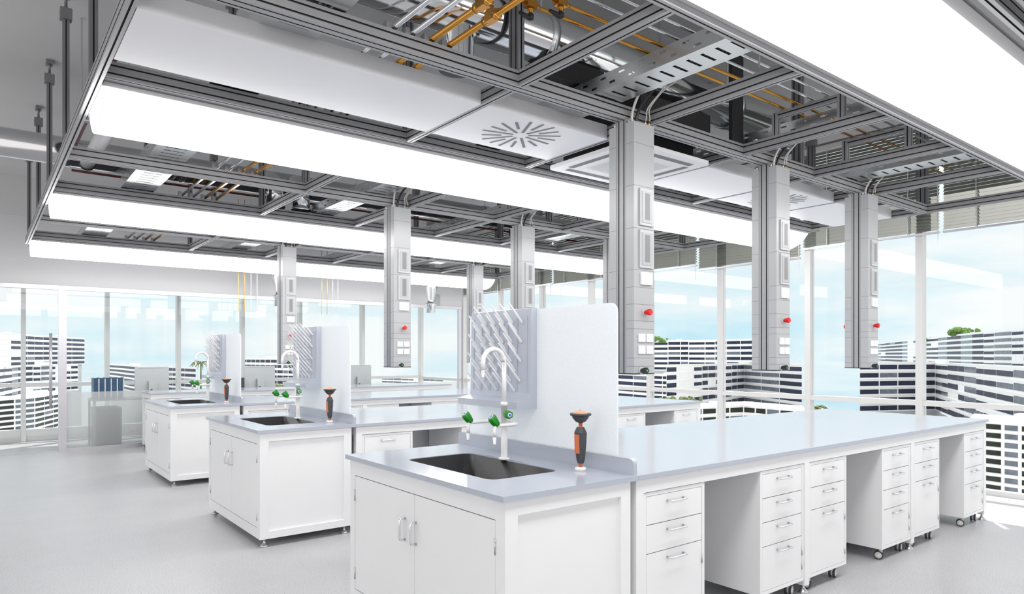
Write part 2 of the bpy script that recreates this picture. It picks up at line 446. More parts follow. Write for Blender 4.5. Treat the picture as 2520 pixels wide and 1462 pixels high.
def sink_top(Y0, label):
    t = thing('sink_worktop', label, 'worktop', (1.95, Y0+.71, .85), 'sink worktops')
    x0, x1, y0, y1, zb, zt = 1.571, 2.333, Y0, Y0+1.423, .827, .85
    hx0, hx1, hy0, hy1 = 1.742, 2.138, Y0+.31, Y0+1.062
    m = MB(); hole = rrect(hx0, hy0, hx1, hy1, .05, 5); n = len(hole)
    q = [(x1, y1), (x0, y1), (x0, y0), (x1, y0)]
    for z, fl in ((zt, 0), (zb, 1)):
        H = [m.bm.verts.new((*p, z)) for p in hole]; O = [m.bm.verts.new((*p, z)) for p in q]
        for c in range(4):
            seg = H[c*6:(c+1)*6]
            for k in range(5): m.f([O[c], seg[k+1], seg[k]])
            nx = H[((c+1)*6) % n]
            m.f([O[c], O[(c+1) % 4], nx, seg[5]])
        if fl == 0: HT, OT = H, O
        else: HB, OB = H, O
    for k in range(n): m.f([HT[k], HT[(k+1) % n], HB[(k+1) % n], HB[k]])
    for k in range(4): m.f([OT[k], OT[(k+1) % 4], OB[(k+1) % 4], OB[k]])
    obj('worktop_slab', m, 'counter', t)
    m = MB(); inner = rrect(hx0+.003, hy0+.003, hx1-.003, hy1-.003, .05, 5); low = rrect(hx0+.02, hy0+.02, hx1-.02, hy1-.02, .05, 5)
    A = [m.bm.verts.new((*p, .847)) for p in inner]; B = [m.bm.verts.new((*p, .60)) for p in low]
    for k in range(n): m.f([A[k], A[(k+1) % n], B[(k+1) % n], B[k]], 0, True)
    m.f(B)
    A2 = [m.bm.verts.new((*p, .847)) for p in rrect(hx0-.004+.006, hy0+.002, hx1-.002, hy1-.002, .05, 5)]
    B2 = [m.bm.verts.new((*p, .59)) for p in rrect(hx0+.012, hy0+.012, hx1-.012, hy1-.012, .05, 5)]
    for k in range(n): m.f([A2[k], A2[(k+1) % n], B2[(k+1) % n], B2[k]]); m.f([A[k], A2[k], A2[(k+1) % n], A[(k+1) % n]])
    m.f(B2)
    obj('basin', m, 'basin', t)
    # raised splash upstand with rounded top corners
    r = .022; poly = [(y0+.008, .85), (y1-.0, .85)]
    poly += [(y1-r+r*math.cos(a), .924-r+r*math.sin(a)) for a in (0, R(30), R(60), R(90))]
    poly += [(y0+.008+r+r*math.cos(a), .924-r+r*math.sin(a)) for a in (R(90), R(120), R(150), R(180))]
    obj('upstand', MB().prism(poly, 'X', 2.308, 2.332), 'counter', t)
    # narrow overflow slots behind the basin
    m = MB()
    for ya, yb in ((Y0+.55, Y0+.73), (Y0+.77, Y0+1.0)): m.prism([(2.150, ya), (2.158, (ya+yb)/2+.02), (2.150, yb)], 'Z', .8498, .8503)
    obj('overflow_slot', m, 'black', t)
    return t

def castor(t, x, y, ang):
    c = MB(); a = R(ang); d = Vector((math.cos(a), math.sin(a), 0)); s = Vector((-d.y, d.x, 0))
    ctr = Vector((x, y, .029))
    top = Vector((x, y, 0))+d*(-.016)
    c.tube([top+Vector((0, 0, .05)), top+Vector((0, 0, .085))], .009, 10)
    c.box(top.x-.022, top.y-.022, .078, top.x+.022, top.y+.022, .0825)
    c.tube([ctr-s*.006, ctr+s*.006], .024, 12); 
    c.tube([top+Vector((0, 0, .056)), ctr+Vector((0, 0, .012))], .011, 8)
    o = obj('castor', c, 'hub', t)
    for sg in (-1, 1):
        w = MB(); b = ctr+s*sg*.007
        w.lathe([(.021, 0), (.0285, .001), (.029, .006), (.0285, .011), (.023, .0125)], b, s*sg, 18, 0)
        w.lathe([(.0225, .0), (.022, .0135), (.0, .0145)], b, s*sg, 18, 1)
        obj('wheel', w, ['tyre', 'hub'], o)

def pedestal(x0, x1, yf, nd, label, group):
    """yf = front plane; opens toward -Y"""
    t = thing('drawer_pedestal', label, 'drawers', ((x0+x1)/2, yf+.28, 0), group)
    z0, z1, yb = .079, .758, yf+.55; w = .02
    b = MB()
    b.box(x0, yf+.02, z0, x1, yb, z1)
    b.box(x0, yf, z0, x0+w, yf+.02, z1); b.box(x1-w, yf, z0, x1, yf+.02, z1)
    b.box(x0+w, yf, z0, x1-w, yf+.02, .100); b.box(x0+w, yf, .741, x1-w, yf+.02, z1)
    obj('carcass', b, 'white', t)
    obj('drawer_gap_shade', MB().box(x0+w+.0005, yf+.0194, .1005, x1-w-.0005, yf+.0202, .7405), 'gap', t)  # recess floor blacked out as painted shade between the drawers
    lines = [.741, .6075, .475, .343, .100] if nd == 4 else [.741, .6075, .475, .100]
    for k in range(len(lines)-1):
        za, zb = lines[k+1], lines[k]
        last = (k == len(lines)-2)
        d = obj('drawer' if not (last and nd == 3) else 'door', MB().box(x0+w+.003, yf+.001, za+.002, x1-w-.003, yf+.019, zb-.002), 'white', t)
        hb = MB(); bowhandle(hb, ((x0+x1)/2, yf+.001, zb-.036), (1, 0, 0), .115, (0, -1, 0), .005)
        obj('handle', hb, 'chrome', d)
        if last:
            hg = MB()
            for zz in (za+.07, zb-.09): hg.tube([(x1-w-.001, yf-.001, zz-.022), (x1-w-.001, yf-.001, zz+.022)], .0035, 8)
            obj('hinge', hg, 'steelfoot', d)
    for (cx, cy, an) in ((x0+.05, yf+.045, 108), (x1-.075, yf+.05, 12), (x0+.05, yb-.06, 15), (x1-.06, yb-.06, 20)):
        castor(t, cx, cy, an)
    return t

def bench(Y0, W, xa, xb, legs, label, group, bp=.5):
    t = thing('laboratory_table', label, 'table', ((xa+xb)/2, Y0+W/2, 0), group)
    y0, y1 = Y0+.017, Y0+W-.017
    a = MB(); a.box(xa+.05, y0, .762, xb-.05, y0+.03, .827); a.box(xa+.05, y1-.03, .762, xb-.05, y1, .827)
    a.box(xa, y0, .762, xa+.05, y1, .827); a.box(xb-.05, y0, .762, xb, y1, .827)
    obj('apron', a, 'white', t)
    for x in legs:
        for y in (y0, y1-.05):
            lg = obj('leg', MB().box(x, y, .046, x+.05, y+.05, .762), 'white', t)
            fb = MB(); foot(fb, x+.025, y+.025, .046); obj('foot', fb, 'steelfoot', lg)
    for x in (legs[0], legs[-1]):
        obj('end_rail', MB().box(x+.005, y0+.05, .06, x+.045, y1-.05, .11), 'white', t)
    obj('back_panel', MB().box(xa+.05, Y0+W*bp-.009, .075, xb-.05, Y0+W*bp+.009, .762), 'white', t)
    return t

for k in range(3):
    Y0 = 2.064+P*k; nm = ROWN[k]
    sink_cabinet(Y0, 'white two-door sink cabinet on steel feet at the head of the %s island bench' % nm)
    sink_top(Y0, 'grey worktop with black basin and low upstand on the %s sink cabinet' % nm)
    bench(Y0, 1.423, 2.336, 6.715, (2.336, 3.788, 5.236, 6.665), 'white steel table frame under the long grey worktop of the %s island' % nm, 'island table frames')
    wt = obj('bench_worktop', MB().box(2.3345, Y0, .827, 6.7245, Y0+1.423, .85), 'counter', None, .0015)
    tag(wt, 'long grey worktop of the %s island, running from its sink to the windows' % nm, 'worktop', 'long island worktops')
    yf = Y0+.022
    for j, (xa, xb, nd) in enumerate(((2.389, 2.844, 3), (3.335, 3.785, 4), (3.841, 4.294, 3), (4.788, 5.233, 4), (5.289, 5.745, 3), (6.239, 6.662, 4))):
        pedestal(xa, xb, yf, nd, 'white %s-drawer pedestal, %s from the sink under the %s island worktop' % (('three' if nd == 3 else 'four'), ORD[j], nm), 'drawer pedestals under the island benches')

# wall bench in front of the glass partition
bench(10.861, .70, 1.94, 7.03, (1.94, 3.42, 4.90, 6.98), 'white table frame of the narrow bench along the glass partition', None, .88)
tag(obj('bench_worktop', MB().box(1.922, 10.861, .827, 7.045, 11.555, .85), 'counter', None, .0015), 'long grey worktop of the narrow bench along the glass partition', 'worktop')
for j, (xa, xb, nd) in enumerate(((1.995, 2.45, 3), (2.95, 3.40, 4), (3.48, 3.93, 3), (4.43, 4.89, 4), (4.96, 5.42, 3), (6.5, 6.97, 4))):
    pedestal(xa, xb, 10.885, nd, 'white drawer pedestal, %s from the door end under the bench along the glass partition' % ORD[j], 'drawer pedestals under the wall bench')

# ================================================================== SINK FITTINGS
def tap_knob(t, joint, axis, name='tap_handle', L=.062, r=.021):
    ax = Vector(axis).normalized(); j = Vector(joint)
    m = MB(); m.lathe([(r*.55, 0), (r*.8, .006), (r*.92, L*.35), (r, L*.5), (r*1.02, L*.9), (r*.85, L)], j, ax, 36, 0, 6, .09)
    o = obj(name, m, 'green', t)
    m = MB(); m.lathe([(r*.55, L-.001), (r*.55, L+.0015), (r*.5, L+.002)], j, ax, 18, 0)
    m.lathe([(r*.36, L+.001), (r*.36, L+.003), (r*.3, L+.0035)], j, ax, 16, 1)
    obj('marker_dot', m, ['switch', 'blue'], o)

def lab_tap(k):
    t = thing('laboratory_tap', 'white swan-neck laboratory tap with three green handles over the %s sink' % ROWN[k], 'tap', (2.142, 2.808, .85), 'swan-neck taps')
    x, y = 2.142, 2.808
    m = MB(); m.lathe([(.030, .0), (.030, .008), (.027, .011), (.0165, .012), (.0165, .278), (.019, .278), (.019, .297), (.013, .298)], (x, y, .85), seg=18)
    obj('tap_body', m, 'tapwhite', t)
    rr = .067; pts = [(x, y, 1.146), (x, y, 1.25), (x, y, 1.355)]
    for a in range(0, 190, 15): pts.append((x-rr+rr*math.cos(R(a)), y, 1.355+rr*math.sin(R(a))))
    pts.append((x-2*rr-.001, y, 1.318))
    obj('swan_neck', MB().tube(pts, .0118, 14), 'tapwhite', t)
    m = MB(); m.lathe([(.009, 0), (.0085, -.012), (.0095, -.012), (.0075, -.022), (.0088, -.022), (.007, -.032), (.008, -.032), (.0062, -.044)], (x-2*rr, y, 1.318), seg=12)
    obj('nozzle', m, 'tapwhite', t)
    # U-shaped side arms with two outlets
    z = 1.042
    arm = MB()
    for sg in (1, -1):
        p = [(x, y+sg*.0, z), (x, y+sg*.09, z), (x-.006, y+sg*.106, z), (x-.02, y+sg*.114, z), (x-.085, y+sg*.115, z), (x-.125, y+sg*.115, z), (x-.142, y+sg*.115, z-.006), (x-.147, y+sg*.115, z-.03), (x-.147, y+sg*.115, z-.055)]
        arm.tube(p, .0095, 12)
    obj('side_arm', arm, 'tapwhite', t)
    for sg in (1, -1):
        n = MB(); n.lathe([(.010, 0), (.0085, -.008), (.0095, -.008), (.0072, -.018), (.0085, -.018), (.0066, -.028), (.0075, -.028), (.0055, -.040)], (x-.147, y+sg*.115, z-.055), seg=12)
        obj('nozzle', n, 'tapwhite', t)
        tap_knob(t, (x-.128, y+sg*.115, z+.0), (-.62, .10, .78), L=.058, r=.021)
    tap_knob(t, (x, y-.012, 1.085), (-.25, -1, .0), L=.052, r=.020)
    return t

def eyewash(k):
    x, y, z = 2.22, 2.321, .85
    t = thing('eye_wash', 'black and orange hand-held eye wash standing on the %s sink worktop' % ROWN[k], 'eye wash', (x, y, z), 'eye wash bottles')
    m = MB(); m.lathe([(.027, 0), (.027, .012), (.024, .016), (.012, .017)], (x, y, z), seg=20); obj('base_ring', m, 'tapwhite', t)
    m = MB(); m.lathe([(.0095, .017), (.0095, .235)], (x, y, z), seg=14); obj('stem', m, 'orange', t)
    def hexg(mb, prof, sx=1., mi=0):
        rings = []
        for r, h, ox in prof:
            pts = [(-1, -.5), (-.55, -1), (.55, -1), (1, -.5), (1, .5), (.55, 1), (-.55, 1), (-1, .5)]
            rings.append([mb.bm.verts.new((x+ox+p[0]*r*.8, y+p[1]*r, z+h)) for p in pts])
        for i in range(len(rings)-1):
            for q in range(8): mb.f([rings[i][q], rings[i][(q+1) % 8], rings[i+1][(q+1) % 8], rings[i+1][q]], mi)
        mb.f(rings[0][::-1], mi); mb.f(rings[-1], mi)
    m = MB(); hexg(m, [(.014, .034, 0), (.020, .052, 0), (.0265, .120, 0), (.0285, .165, 0), (.0295, .178, 0), (.017, .204, 0)])
    obj('grip', m, 'char', t)
    m = MB(); v = [(-.0245, -.016), (-.0245, .018)]
    m.prism([(y-.0125, z+.082), (y+.0135, z+.082), (y+.0165, z+.170), (y-.0145, z+.170)], 'X', x-.0248, x-.015)
    obj('trigger', m, 'orange', t)
    m = MB(); m.lathe([(.012, .224), (.024, .229), (.037, .245), (.043, .260), (.049, .258), (.051, .263), (.049, .268), (.040, .268)], (x, y, z), seg=24); obj('bowl', m, 'char', t)
    m = MB(); m.lathe([(.038, .266), (.03, .274), (.015, .279), (.006, .280), (.006, .286), (.004, .288)], (x, y, z), seg=20); obj('dust_cap', m, 'rose', t)
    return t

def screen(k):
    r = .045; y0, y1, z0, z1 = 2.197, 3.404, .85, 1.636
    poly = [(y0, z0), (y1, z0)] + [(y1-r+r*math.cos(a), z1-r+r*math.sin(a)) for a in [R(18*i) for i in range(6)]] + [(y0+r-r*math.sin(a), z1-r+r*math.cos(a)) for a in [R(18*i) for i in range(6)]]
    o = obj('divider_screen', MB().prism(poly, 'X', 2.3355, 2.344), 'screen')
    return tag(o, 'frosted white divider screen standing behind the %s sink' % ROWN[k], 'screen', 'frosted divider screens')

def rack(k):
    t = thing('drying_rack', 'grey peg drying rack with white pegs on the divider screen of the %s sink' % ROWN[k], 'drying rack', (2.335, 3.05, 1.1), 'peg drying racks')
    y0, y1 = 2.775, 3.33
    m = MB()
    m.prism([(2.335, 1.105), (2.335, 1.645), (2.297, 1.638), (2.291, 1.19), (2.286, 1.160), (2.2, 1.143), (2.2, 1.107)], 'Y', y0, y1)
    # draining channels: shallow ribs between the peg columns
    for c in range(7):
        yy = y0+.06+c*.082-.03
        if yy < y1-.01: m.prism([(2.291, 1.19), (2.288, 1.19), (2.293, 1.60), (2.296, 1.60)], 'Y', yy, yy+.006)
    obj('back_board', m, 'rack', t)
    tip = Vector((-.088, .0, .100))
    for row, z in enumerate((1.567, 1.515, 1.463, 1.41, 1.358, 1.305, 1.251, 1.197)):
        for c in range(5):
            yy = 2.847+.082*c+(.043 if row % 2 else 0)+.003*row
            p = Vector((2.294, yy, z-.004)); d = tip.normalized()
            m = MB(); m.tube([p-d*.004, p+d*.012, p+d*.05, p+tip, p+tip+d*.004], [.0072, .0074, .006, .0046, .0024], 8)
            obj('peg', m, 'peg', t)
    return t

first = [lab_tap(0), eyewash(0), screen(0), rack(0)]
for k in (1, 2):
    for o in first:
        loc = Vector(o.location)+Vector((0, P*k, 0))
        dup(o, loc, o['label'].replace('nearest', ROWN[k]))

# ================================================================== SERVICE COLUMNS
def column(label):
    """built for X corner 2.987, Y corner 2.6775"""
    X, Y, wx, wy, zb, zt = 2.987, 2.6775, .1755, .197, 1.278, 2.749
    t = thing('service_column', label, 'service column', (X+wx/2, Y+wy/2, zb), 'hanging service columns')
    b = MB(); ya, yb = Y+.060, Y+.141
    b.box(X, Y, zb+.006, X+wx, ya, zt); b.box(X, yb, zb+.006, X+wx, Y+wy, zt)
    seams = [2.625, 2.378, 2.13, 1.887, 1.786, 1.687, 1.59, 1.543, 1.374, 1.325]
    for z in seams:
        for a, c in ((Y-.0004, ya), (yb, Y+wy+.0004)): b.box(X-.0004, a, z-.001, X+wx+.0004, c, z+.001, 1)
    obj('casing', b, ['colgrey', 'seam'], t)
    # extruded strip with two slots down the middle
    pts, mi = profile(.081, wx-.004, 2, 0, .007, .008)
    m = MB(); m.prism([(X+wx/2+p[1], (ya+yb)/2+p[0]) for p in pts], 'Z', zb+.006, ZC, 0, mi)
    obj('profile_strip', m, ['alu', 'slot'], t)
    obj('bottom_plate', MB().box(X-.002, Y-.002, zb, X+wx+.002, Y+wy+.002, zb+.006), 'black', t)
    for yy in (Y+.045, Y+.155):
        m = MB(); m.tube([(X+.008, yy, zt), (X+.008, yy, ZC-.006)], .008, 8); m.box(X-.002, yy-.014, ZC-.012, X+.04, yy+.014, ZC-.001)
        obj('mounting_bolt', m, 'steelfoot', t)
    for z1, z0 in ((2.365, 2.148), (2.122, 1.90)):
        o = obj('socket_panel', MB().box(X+.041, Y-.012, z0, X+.159, Y, z1), 'socket', t, .002)
        obj('cover', MB().box(X+.055, Y-.015, z0+.016, X+.145, Y-.012, z1-.016), 'colgrey', o)
        obj('label_strip', MB().box(X+.080, Y-.0158, z0+.035, X+.121, Y-.015, z1-.028), 'socketin', o)
    o = obj('switch', MB().box(X+.052, Y-.014, 1.802, X+.148, Y, 1.876), 'switch', t, .002)
    obj('rocker', MB().box(X+.065, Y-.0165, 1.812, X+.140, Y-.014, 1.866), 'switch', o)
    def turn(zc, xc, mat, dot, side=-1):
        yy = Y if side < 0 else Y+wy
        m = MB(); m.lathe([(.021, 0), (.021, .003), (.018, .005)], (xc, yy, zc), (0, side, 0), 18)
        o = obj('valve_flange', m, 'socket', t)
        m = MB(); m.lathe([(.011, .004), (.012, .012), (.0165, .03), (.0175, .046), (.016, .048)], (xc, yy, zc), (0, side, 0), 24, 0, 4, .14)
        kn = obj('valve_knob', m, mat, o)
        if dot:
            m = MB(); m.lathe([(.006, .0478), (.006, .049)], (xc, yy, zc), (0, side, 0), 12); obj('indicator', m, 'greendot', o)
    turn(1.641, X+.092, 'red', False); turn(1.641, X+.092, 'red', False, 1)
    turn(1.300, X+.060, 'black', True)
    for xa in (.033, .102):
        for za in (1.467, 1.398):
            o = obj('socket', MB().box(X+xa, Y-.010, za, X+xa+.057, Y, za+.048), 'switch', t, .002)
            obj('socket_face', MB().box(X+xa+.008, Y-.012, za+.007, X+xa+.049, Y-.010, za+.041), 'switch', o)
    # cables rising from the top into the tray
    def cb(name, p, r, mat):
        obj(name, MB().tube(p, r, 8), mat, t)
    zz = zt
    cb('cable', smooth([(X+.015, Y+.03, zz), (X+.01, Y+.02, zz+.06), (X-.01, Y-.05, zz+.14), (X+.03, Y-.10, zz+.19), (X-.05, Y-.12, zz+.21)]), .008, 'cable')
    cb('cable', smooth([(X+.05, Y+.03, zz), (X+.05, Y+.015, zz+.06), (X+.06, Y-.04, zz+.13), (X+.10, Y-.12, zz+.22), (X+.02, Y-.16, zz+.24)]), .009, 'black')
    cb('hose', smooth([(X+.12, Y+.02, zz), (X+.12, Y+.01, zz+.045), (X+.10, Y-.02, zz+.09), (X+.13, Y-.10, zz+.18), (X+.10, Y-.16, zz+.23)]), .004, 'cable')
    cb('hose', smooth([(X+.15, Y+.02, zz), (X+.15, Y+.01, zz+.045), (X+.115, Y-.02, zz+.09), (X+.15, Y-.09, zz+.18), (X+.18, Y-.16, zz+.22)]), .004, 'cable')
    cb('hose_nut', [(X+.15, Y+.02, zz), (X+.15, Y+.016, zz+.028)], .0075, 'copper')
    cb('hose_nut', [(X+.12, Y+.02, zz), (X+.12, Y+.016, zz+.028)], .0065, 'chrome')
    return t
def smooth(p, n=5):
    p = [Vector(q) for q in p]; out = []
    for i in range(len(p)-1):
        a, b, c, d = p[max(i-1, 0)], p[i], p[i+1], p[min(i+2, len(p)-1)]
        for k in range(n):
            t = k/n
            out.append(.5*((2*b)+(c-a)*t+(2*a-5*b+4*c-d)*t*t+(3*b-a-3*c+d)*t**3))
    out.append(p[-1]); return out
cnames = ['nearest to the sink', 'in the middle', 'nearest to the windows']
col0 = None
for k in range(3):
    for j, dx in enumerate((0, 1.5007, 2.904)):
        lab = 'grey service column %s over the %s island bench' % (cnames[j], ROWN[k])
        if col0 is None: col0 = column(lab)
        else: dup(col0, Vector((2.987+dx+.1755/2, 2.6775+P*k+.197/2, 1.278)), lab)

# ================================================================== CEILING SERVICE FRAME
YC = [2.776+P*k for k in range(3)]
RN = [3.914, 6.818, 9.728]             # rail on the near side of each lamp (centre)
LC = [1.354, 4.331, 7.29, 10.30]       # lamp centres
FAR = [LC[0]+.397, LC[1]+.397, LC[2]+.397]   # rail on the far side of each lamp
CROSS = [2.198, 3.186, 4.187, 5.14, 6.10, 7.264]
HZ = .5*(ZC+ZB); HH = ZB-ZC
def hanger(t, x, y, wx=.04, wy=.08, two=True):
    m = MB(); pts, mi = profile(wx, wy, 1, 2 if wy > .05 else 1)
    m.prism([(x+p[0], y+p[1]) for p in pts], 'Z', ZB+.0005, 3.735, 0, mi)
    o = obj('hanger_post', m, ['alushade', 'slot'], t)
    c = MB(); c.box(x-.035, y-max(.035, wy/2+.01), 3.70, x+.035, y+max(.035, wy/2+.01), 3.775)
    c.box(x-.036, y-.016, 3.722, x-.035, y+.016, 3.738)
    c.lathe([(.014, 3.775), (.014, 3.79), (.0095, 3.792), (.0095, 3.845), (.014, 3.847), (.014, 3.862)], (x, y, 0), seg=10)
    c.box(x-.025, y-.055, 3.862, x+.025, y+.055, 3.889)
    obj('ceiling_bracket', c, 'alushade', o)
def goal(t, x, yc):
    y0, y1 = yc-.715, yc-.275
    for y in (y0, y1):
        m = MB(); pts, mi = profile(.04, .04, 1, 1); m.prism([(x+p[0], y+p[1]) for p in pts], 'Z', ZB, 3.0, 0, mi); obj('goal_post', m, ['alu', 'slot'], t)
    m = MB(); beam(m, 'Y', y0+.02, y1-.02, x, 2.98, .04, .04, 1, 1); obj('goal_bar', m, ['alu', 'slot'], t)
    for d in (.329, .427, .528, .625): obj('pipe_clamp', MB().box(x-.014, yc-d-.016, 3.0, x+.014, yc-d+.016, 3.011), 'alu', t)
frames = []
for k in range(3):
    yc = YC[k]
    t = thing('ceiling_grid', 'grey slotted aluminium ceiling frame hanging over the %s island bench' % ROWN[k], 'ceiling frame', (3.9, yc, ZC), 'aluminium ceiling frames')
    frames.append(t)
    m = MB(); beam(m, 'X', .492, 7.284, yc, HZ, .08, HH, 2, 2); obj('long_beam', m, ['alu', 'slot'], t)
    m = MB(); beam(m, 'X', .492, 7.40, RN[k], HZ, .04, HH, 1, 2); obj('side_rail', m, ['alurail', 'slot'], t)
    m = MB(); beam(m, 'X', .492, 7.40, FAR[k], HZ, .04, HH, 1, 2); obj('side_rail', m, ['alurail', 'slot'], t)
    for x in CROSS:
        for a, b in ((FAR[k]+.0205, yc-.0405), (yc+.0405, RN[k]-.0205)):
            if x == CROSS[-1]: pass
            m = MB(); beam(m, 'Y', a, b, x, HZ, .04, HH, 1, 2); obj('cross_beam', m, ['alu', 'slot'], t)
    for x in (2.198, 4.95, 7.262): hanger(t, x, yc)
    for x in (2.198, 5.14, 7.262): hanger(t, x, RN[k])
    for x in (1.33, 5.98): hanger(t, x, FAR[k], .04, .04)
    for x in (4.187, 5.14): goal(t, x, yc)
    for x in (1.48, 1.576, 1.676, 1.774):
        for yy in (yc, RN[k], FAR[k]):
            obj('pipe_clamp', MB().box(x-.040, yy-.018, ZB, x-.014, yy+.018, ZB+.042), 'alu', t)
# rail beyond the lamp in front of the viewer and rail behind the farthest lamp
fr = thing('ceiling_grid', 'grey slotted aluminium rail along the near side of the closest lamp, top right', 'ceiling rail', (4, .93, ZC))
m = MB(); beam(m, 'X', -.5, 7.40, .957, HZ, .04, HH, 1, 2); obj('side_rail', m, ['alu', 'slot'], fr)
m = MB(); beam(m, 'X', -.5, 7.40, .845, HZ, .08, HH, 2, 2); obj('long_beam', m, ['alu', 'slot'], fr)
for x in (2.2, 5.0): hanger(fr, x, .845)
# end beam that carries the frames
le = thing('edge_girder', 'long grey slotted aluminium beam along the left ends of the lamps', 'ceiling beam', (.472, 6.6, ZC))
m = MB(); beam(m, 'Y', -.4, 10.392, .472, HZ, .04, HH, 1, 2); obj('beam', m, ['alu', 'slot'], le)
for y in (2.60, 4.171, 5.60, 6.995, 8.35, 9.97): hanger(le, .472, y, .04, .04)

# ================================================================== LAMPS
lampn = ['huge white trough lamp overhead at the top right, closest to the viewer', 'long white trough lamp running between the nearest and middle benches',
         'long white trough lamp running between the middle and farthest benches', 'long white trough lamp in front of the pale back wall, farthest away']
for i, yc in enumerate(LC):
    x0, x1 = (.509, 7.42) if i else (.3, 7.42)
    t = thing('trough_lamp', lampn[i], 'lamp', ((x0+x1)/2, yc, ZC), 'trough lamps under the ceiling frame')
    hw, dp = .29, .16; Rr = (hw*hw+dp*dp)/(2*dp); cz = ZC-dp+Rr; amax = math.asin(hw/Rr)
    arc = [(yc+Rr*math.sin(a), cz-Rr*math.cos(a)) for a in [-amax+2*amax*q/28 for q in range(29)]]
    m = MB()
    A = [m.bm.verts.new((x0, *p)) for p in arc]; B = [m.bm.verts.new((x1, *p)) for p in arc]
    for q in range(28): m.f([A[q], A[q+1], B[q+1], B[q]], 0, True)
    obj('diffuser', m, 'lamp', t)
    for x, s in ((x0, -1), (x1, 1)):
        m = MB(); m.prism(arc, 'X', x, x+s*.004); obj('end_cap', m, 'lamp', t)
        m = MB(); m.tube([(x, p[0]-0*s, p[1]) for p in arc], .0016, 5, 0); obj('gasket', m, 'black', t)
    near = (yc-hw) - (RN[i-1]+.0205 if i else .978)
    far = (FAR[i]-.0205 if i < 3 else yc+hw+.08) - (yc+hw)
    hs = MB()
    for a, b, s in ((yc-hw-near, yc-hw, 1), (yc+hw, yc+hw+far, 1)):
        mid = a+(b-a)*.42 if a < yc else a+(b-a)*.58
        if a < yc:
            hs.box(x0-.012, a+.0005, ZC+.006, x1, mid, ZB); hs.box(x0-.012, mid, ZC+.001, x1, b, ZB)
        else:
            hs.box(x0-.012, a, ZC+.001, x1, mid, ZB); hs.box(x0-.012, mid, ZC+.006, x1, b-.0005, ZB)
    hs.box(x0-.012, yc-hw, ZC+.01, x1, yc+hw, ZB)
    obj('housing', hs, 'flange', t)

# ================================================================== CEILING PANELS AND CASSETTE of the nearest frame
pn = [(.495, 2.176, 'plain white ceiling panel at the left end of the nearest frame', 0), (2.222, 3.163, 'white ceiling panel with a swirl of slots, left of the air conditioner', 1),
      (4.21, 5.118, 'plain white ceiling panel just right of the air conditioner', 0), (5.162, 6.078, 'white ceiling panel with a swirl of slots, half behind the middle service column', 1),
      (6.122, 7.24, 'plain white ceiling panel at the window end of the nearest frame', 0)]
for x0, x1, lab, sw in pn:
    t = thing('ceiling_tile', lab, 'ceiling panel', ((x0+x1)/2, 3.36, ZC), 'white ceiling panels')
    y0, y1 = 3.062, 3.652
    obj('tray', MB().box(x0, y0, ZC+.0, x1, y1, ZC+.09), 'panel', t)
    if sw:
        cx, cy = (2.68 if x0 < 3 else 5.62), 3.345
        for q in range(18):
            a = 2*math.pi*q/18+.1; d = Vector((math.cos(a), math.sin(a), 0)); s = Vector((-d.y, d.x, 0))
            r0, r1 = (.05, .25) if q % 2 == 0 else (.12, .24)
            m = MB(); c = Vector((cx, cy, 0)); wdt = .0095
            m.prism([tuple((c+d*r0-s*wdt)[:2]), tuple((c+d*r1-s*wdt)[:2]), tuple((c+d*(r1+.006))[:2]), tuple((c+d*r1+s*wdt)[:2]), tuple((c+d*r0+s*wdt)[:2])], 'Z', ZC-.0012, ZC+.002)
            obj('diffuser_slot', m, 'panelslot', t)

t = thing('ceiling_air_conditioner', 'square white cassette air conditioner panel beside the nearest service column', 'air conditioner', (3.68, 3.36, 2.745))
x0, x1, y0, y1 = 3.262, 4.085, 2.935, 3.745
y0 = 2.945
cas = MB(); cas.prism(rrect(x0, y0, x1, y1, .03, 4), 'Z', 2.738, 2.764)
obj('front_panel', cas, 'panel', t)
m = MB()
for a in ((x0+.10, y0+.065, x1-.10, y0+.115), (x0+.10, y1-.115, x1-.10, y1-.065), (x0+.065, y0+.14, x0+.115, y1-.14), (x1-.115, y0+.14, x1-.065, y1-.14)): m.box(a[0], a[1], 2.7372, a[2], a[3], 2.7385)
for mm_ in [m]: obj('air_slot', mm_, 'panelslot', t)
m = MB(); gx0, gx1, gy0, gy1 = x0+.19, x1-.19, y0+.19, y1-.19
m.box(gx0, gy0, 2.7365, gx1, gy1, 2.7382, 0)
n = 22
for q in range(n):
    xx = gx0+.012+(gx1-gx0-.024)*q/(n-1); m.box(xx-.003, gy0+.01, 2.7355, xx+.003, gy1-.01, 2.7366, 1)
obj('intake_grille', m, ['panel', 'socket'], t)
obj('casing', MB().box(3.30, 2.90, 2.87, 4.02, 3.70, 3.06), 'slot', t)
obj('casing_collar', MB().box(3.33, 3.03, 2.764, 4.0, 3.66, 2.87), 'slot', t)
for xx in (3.36, 3.96):
    obj('hanger_rod', MB().tube([(xx, 3.3, 3.06), (xx, 3.3, ZS-.001)], .006, 6), 'steelfoot', t)

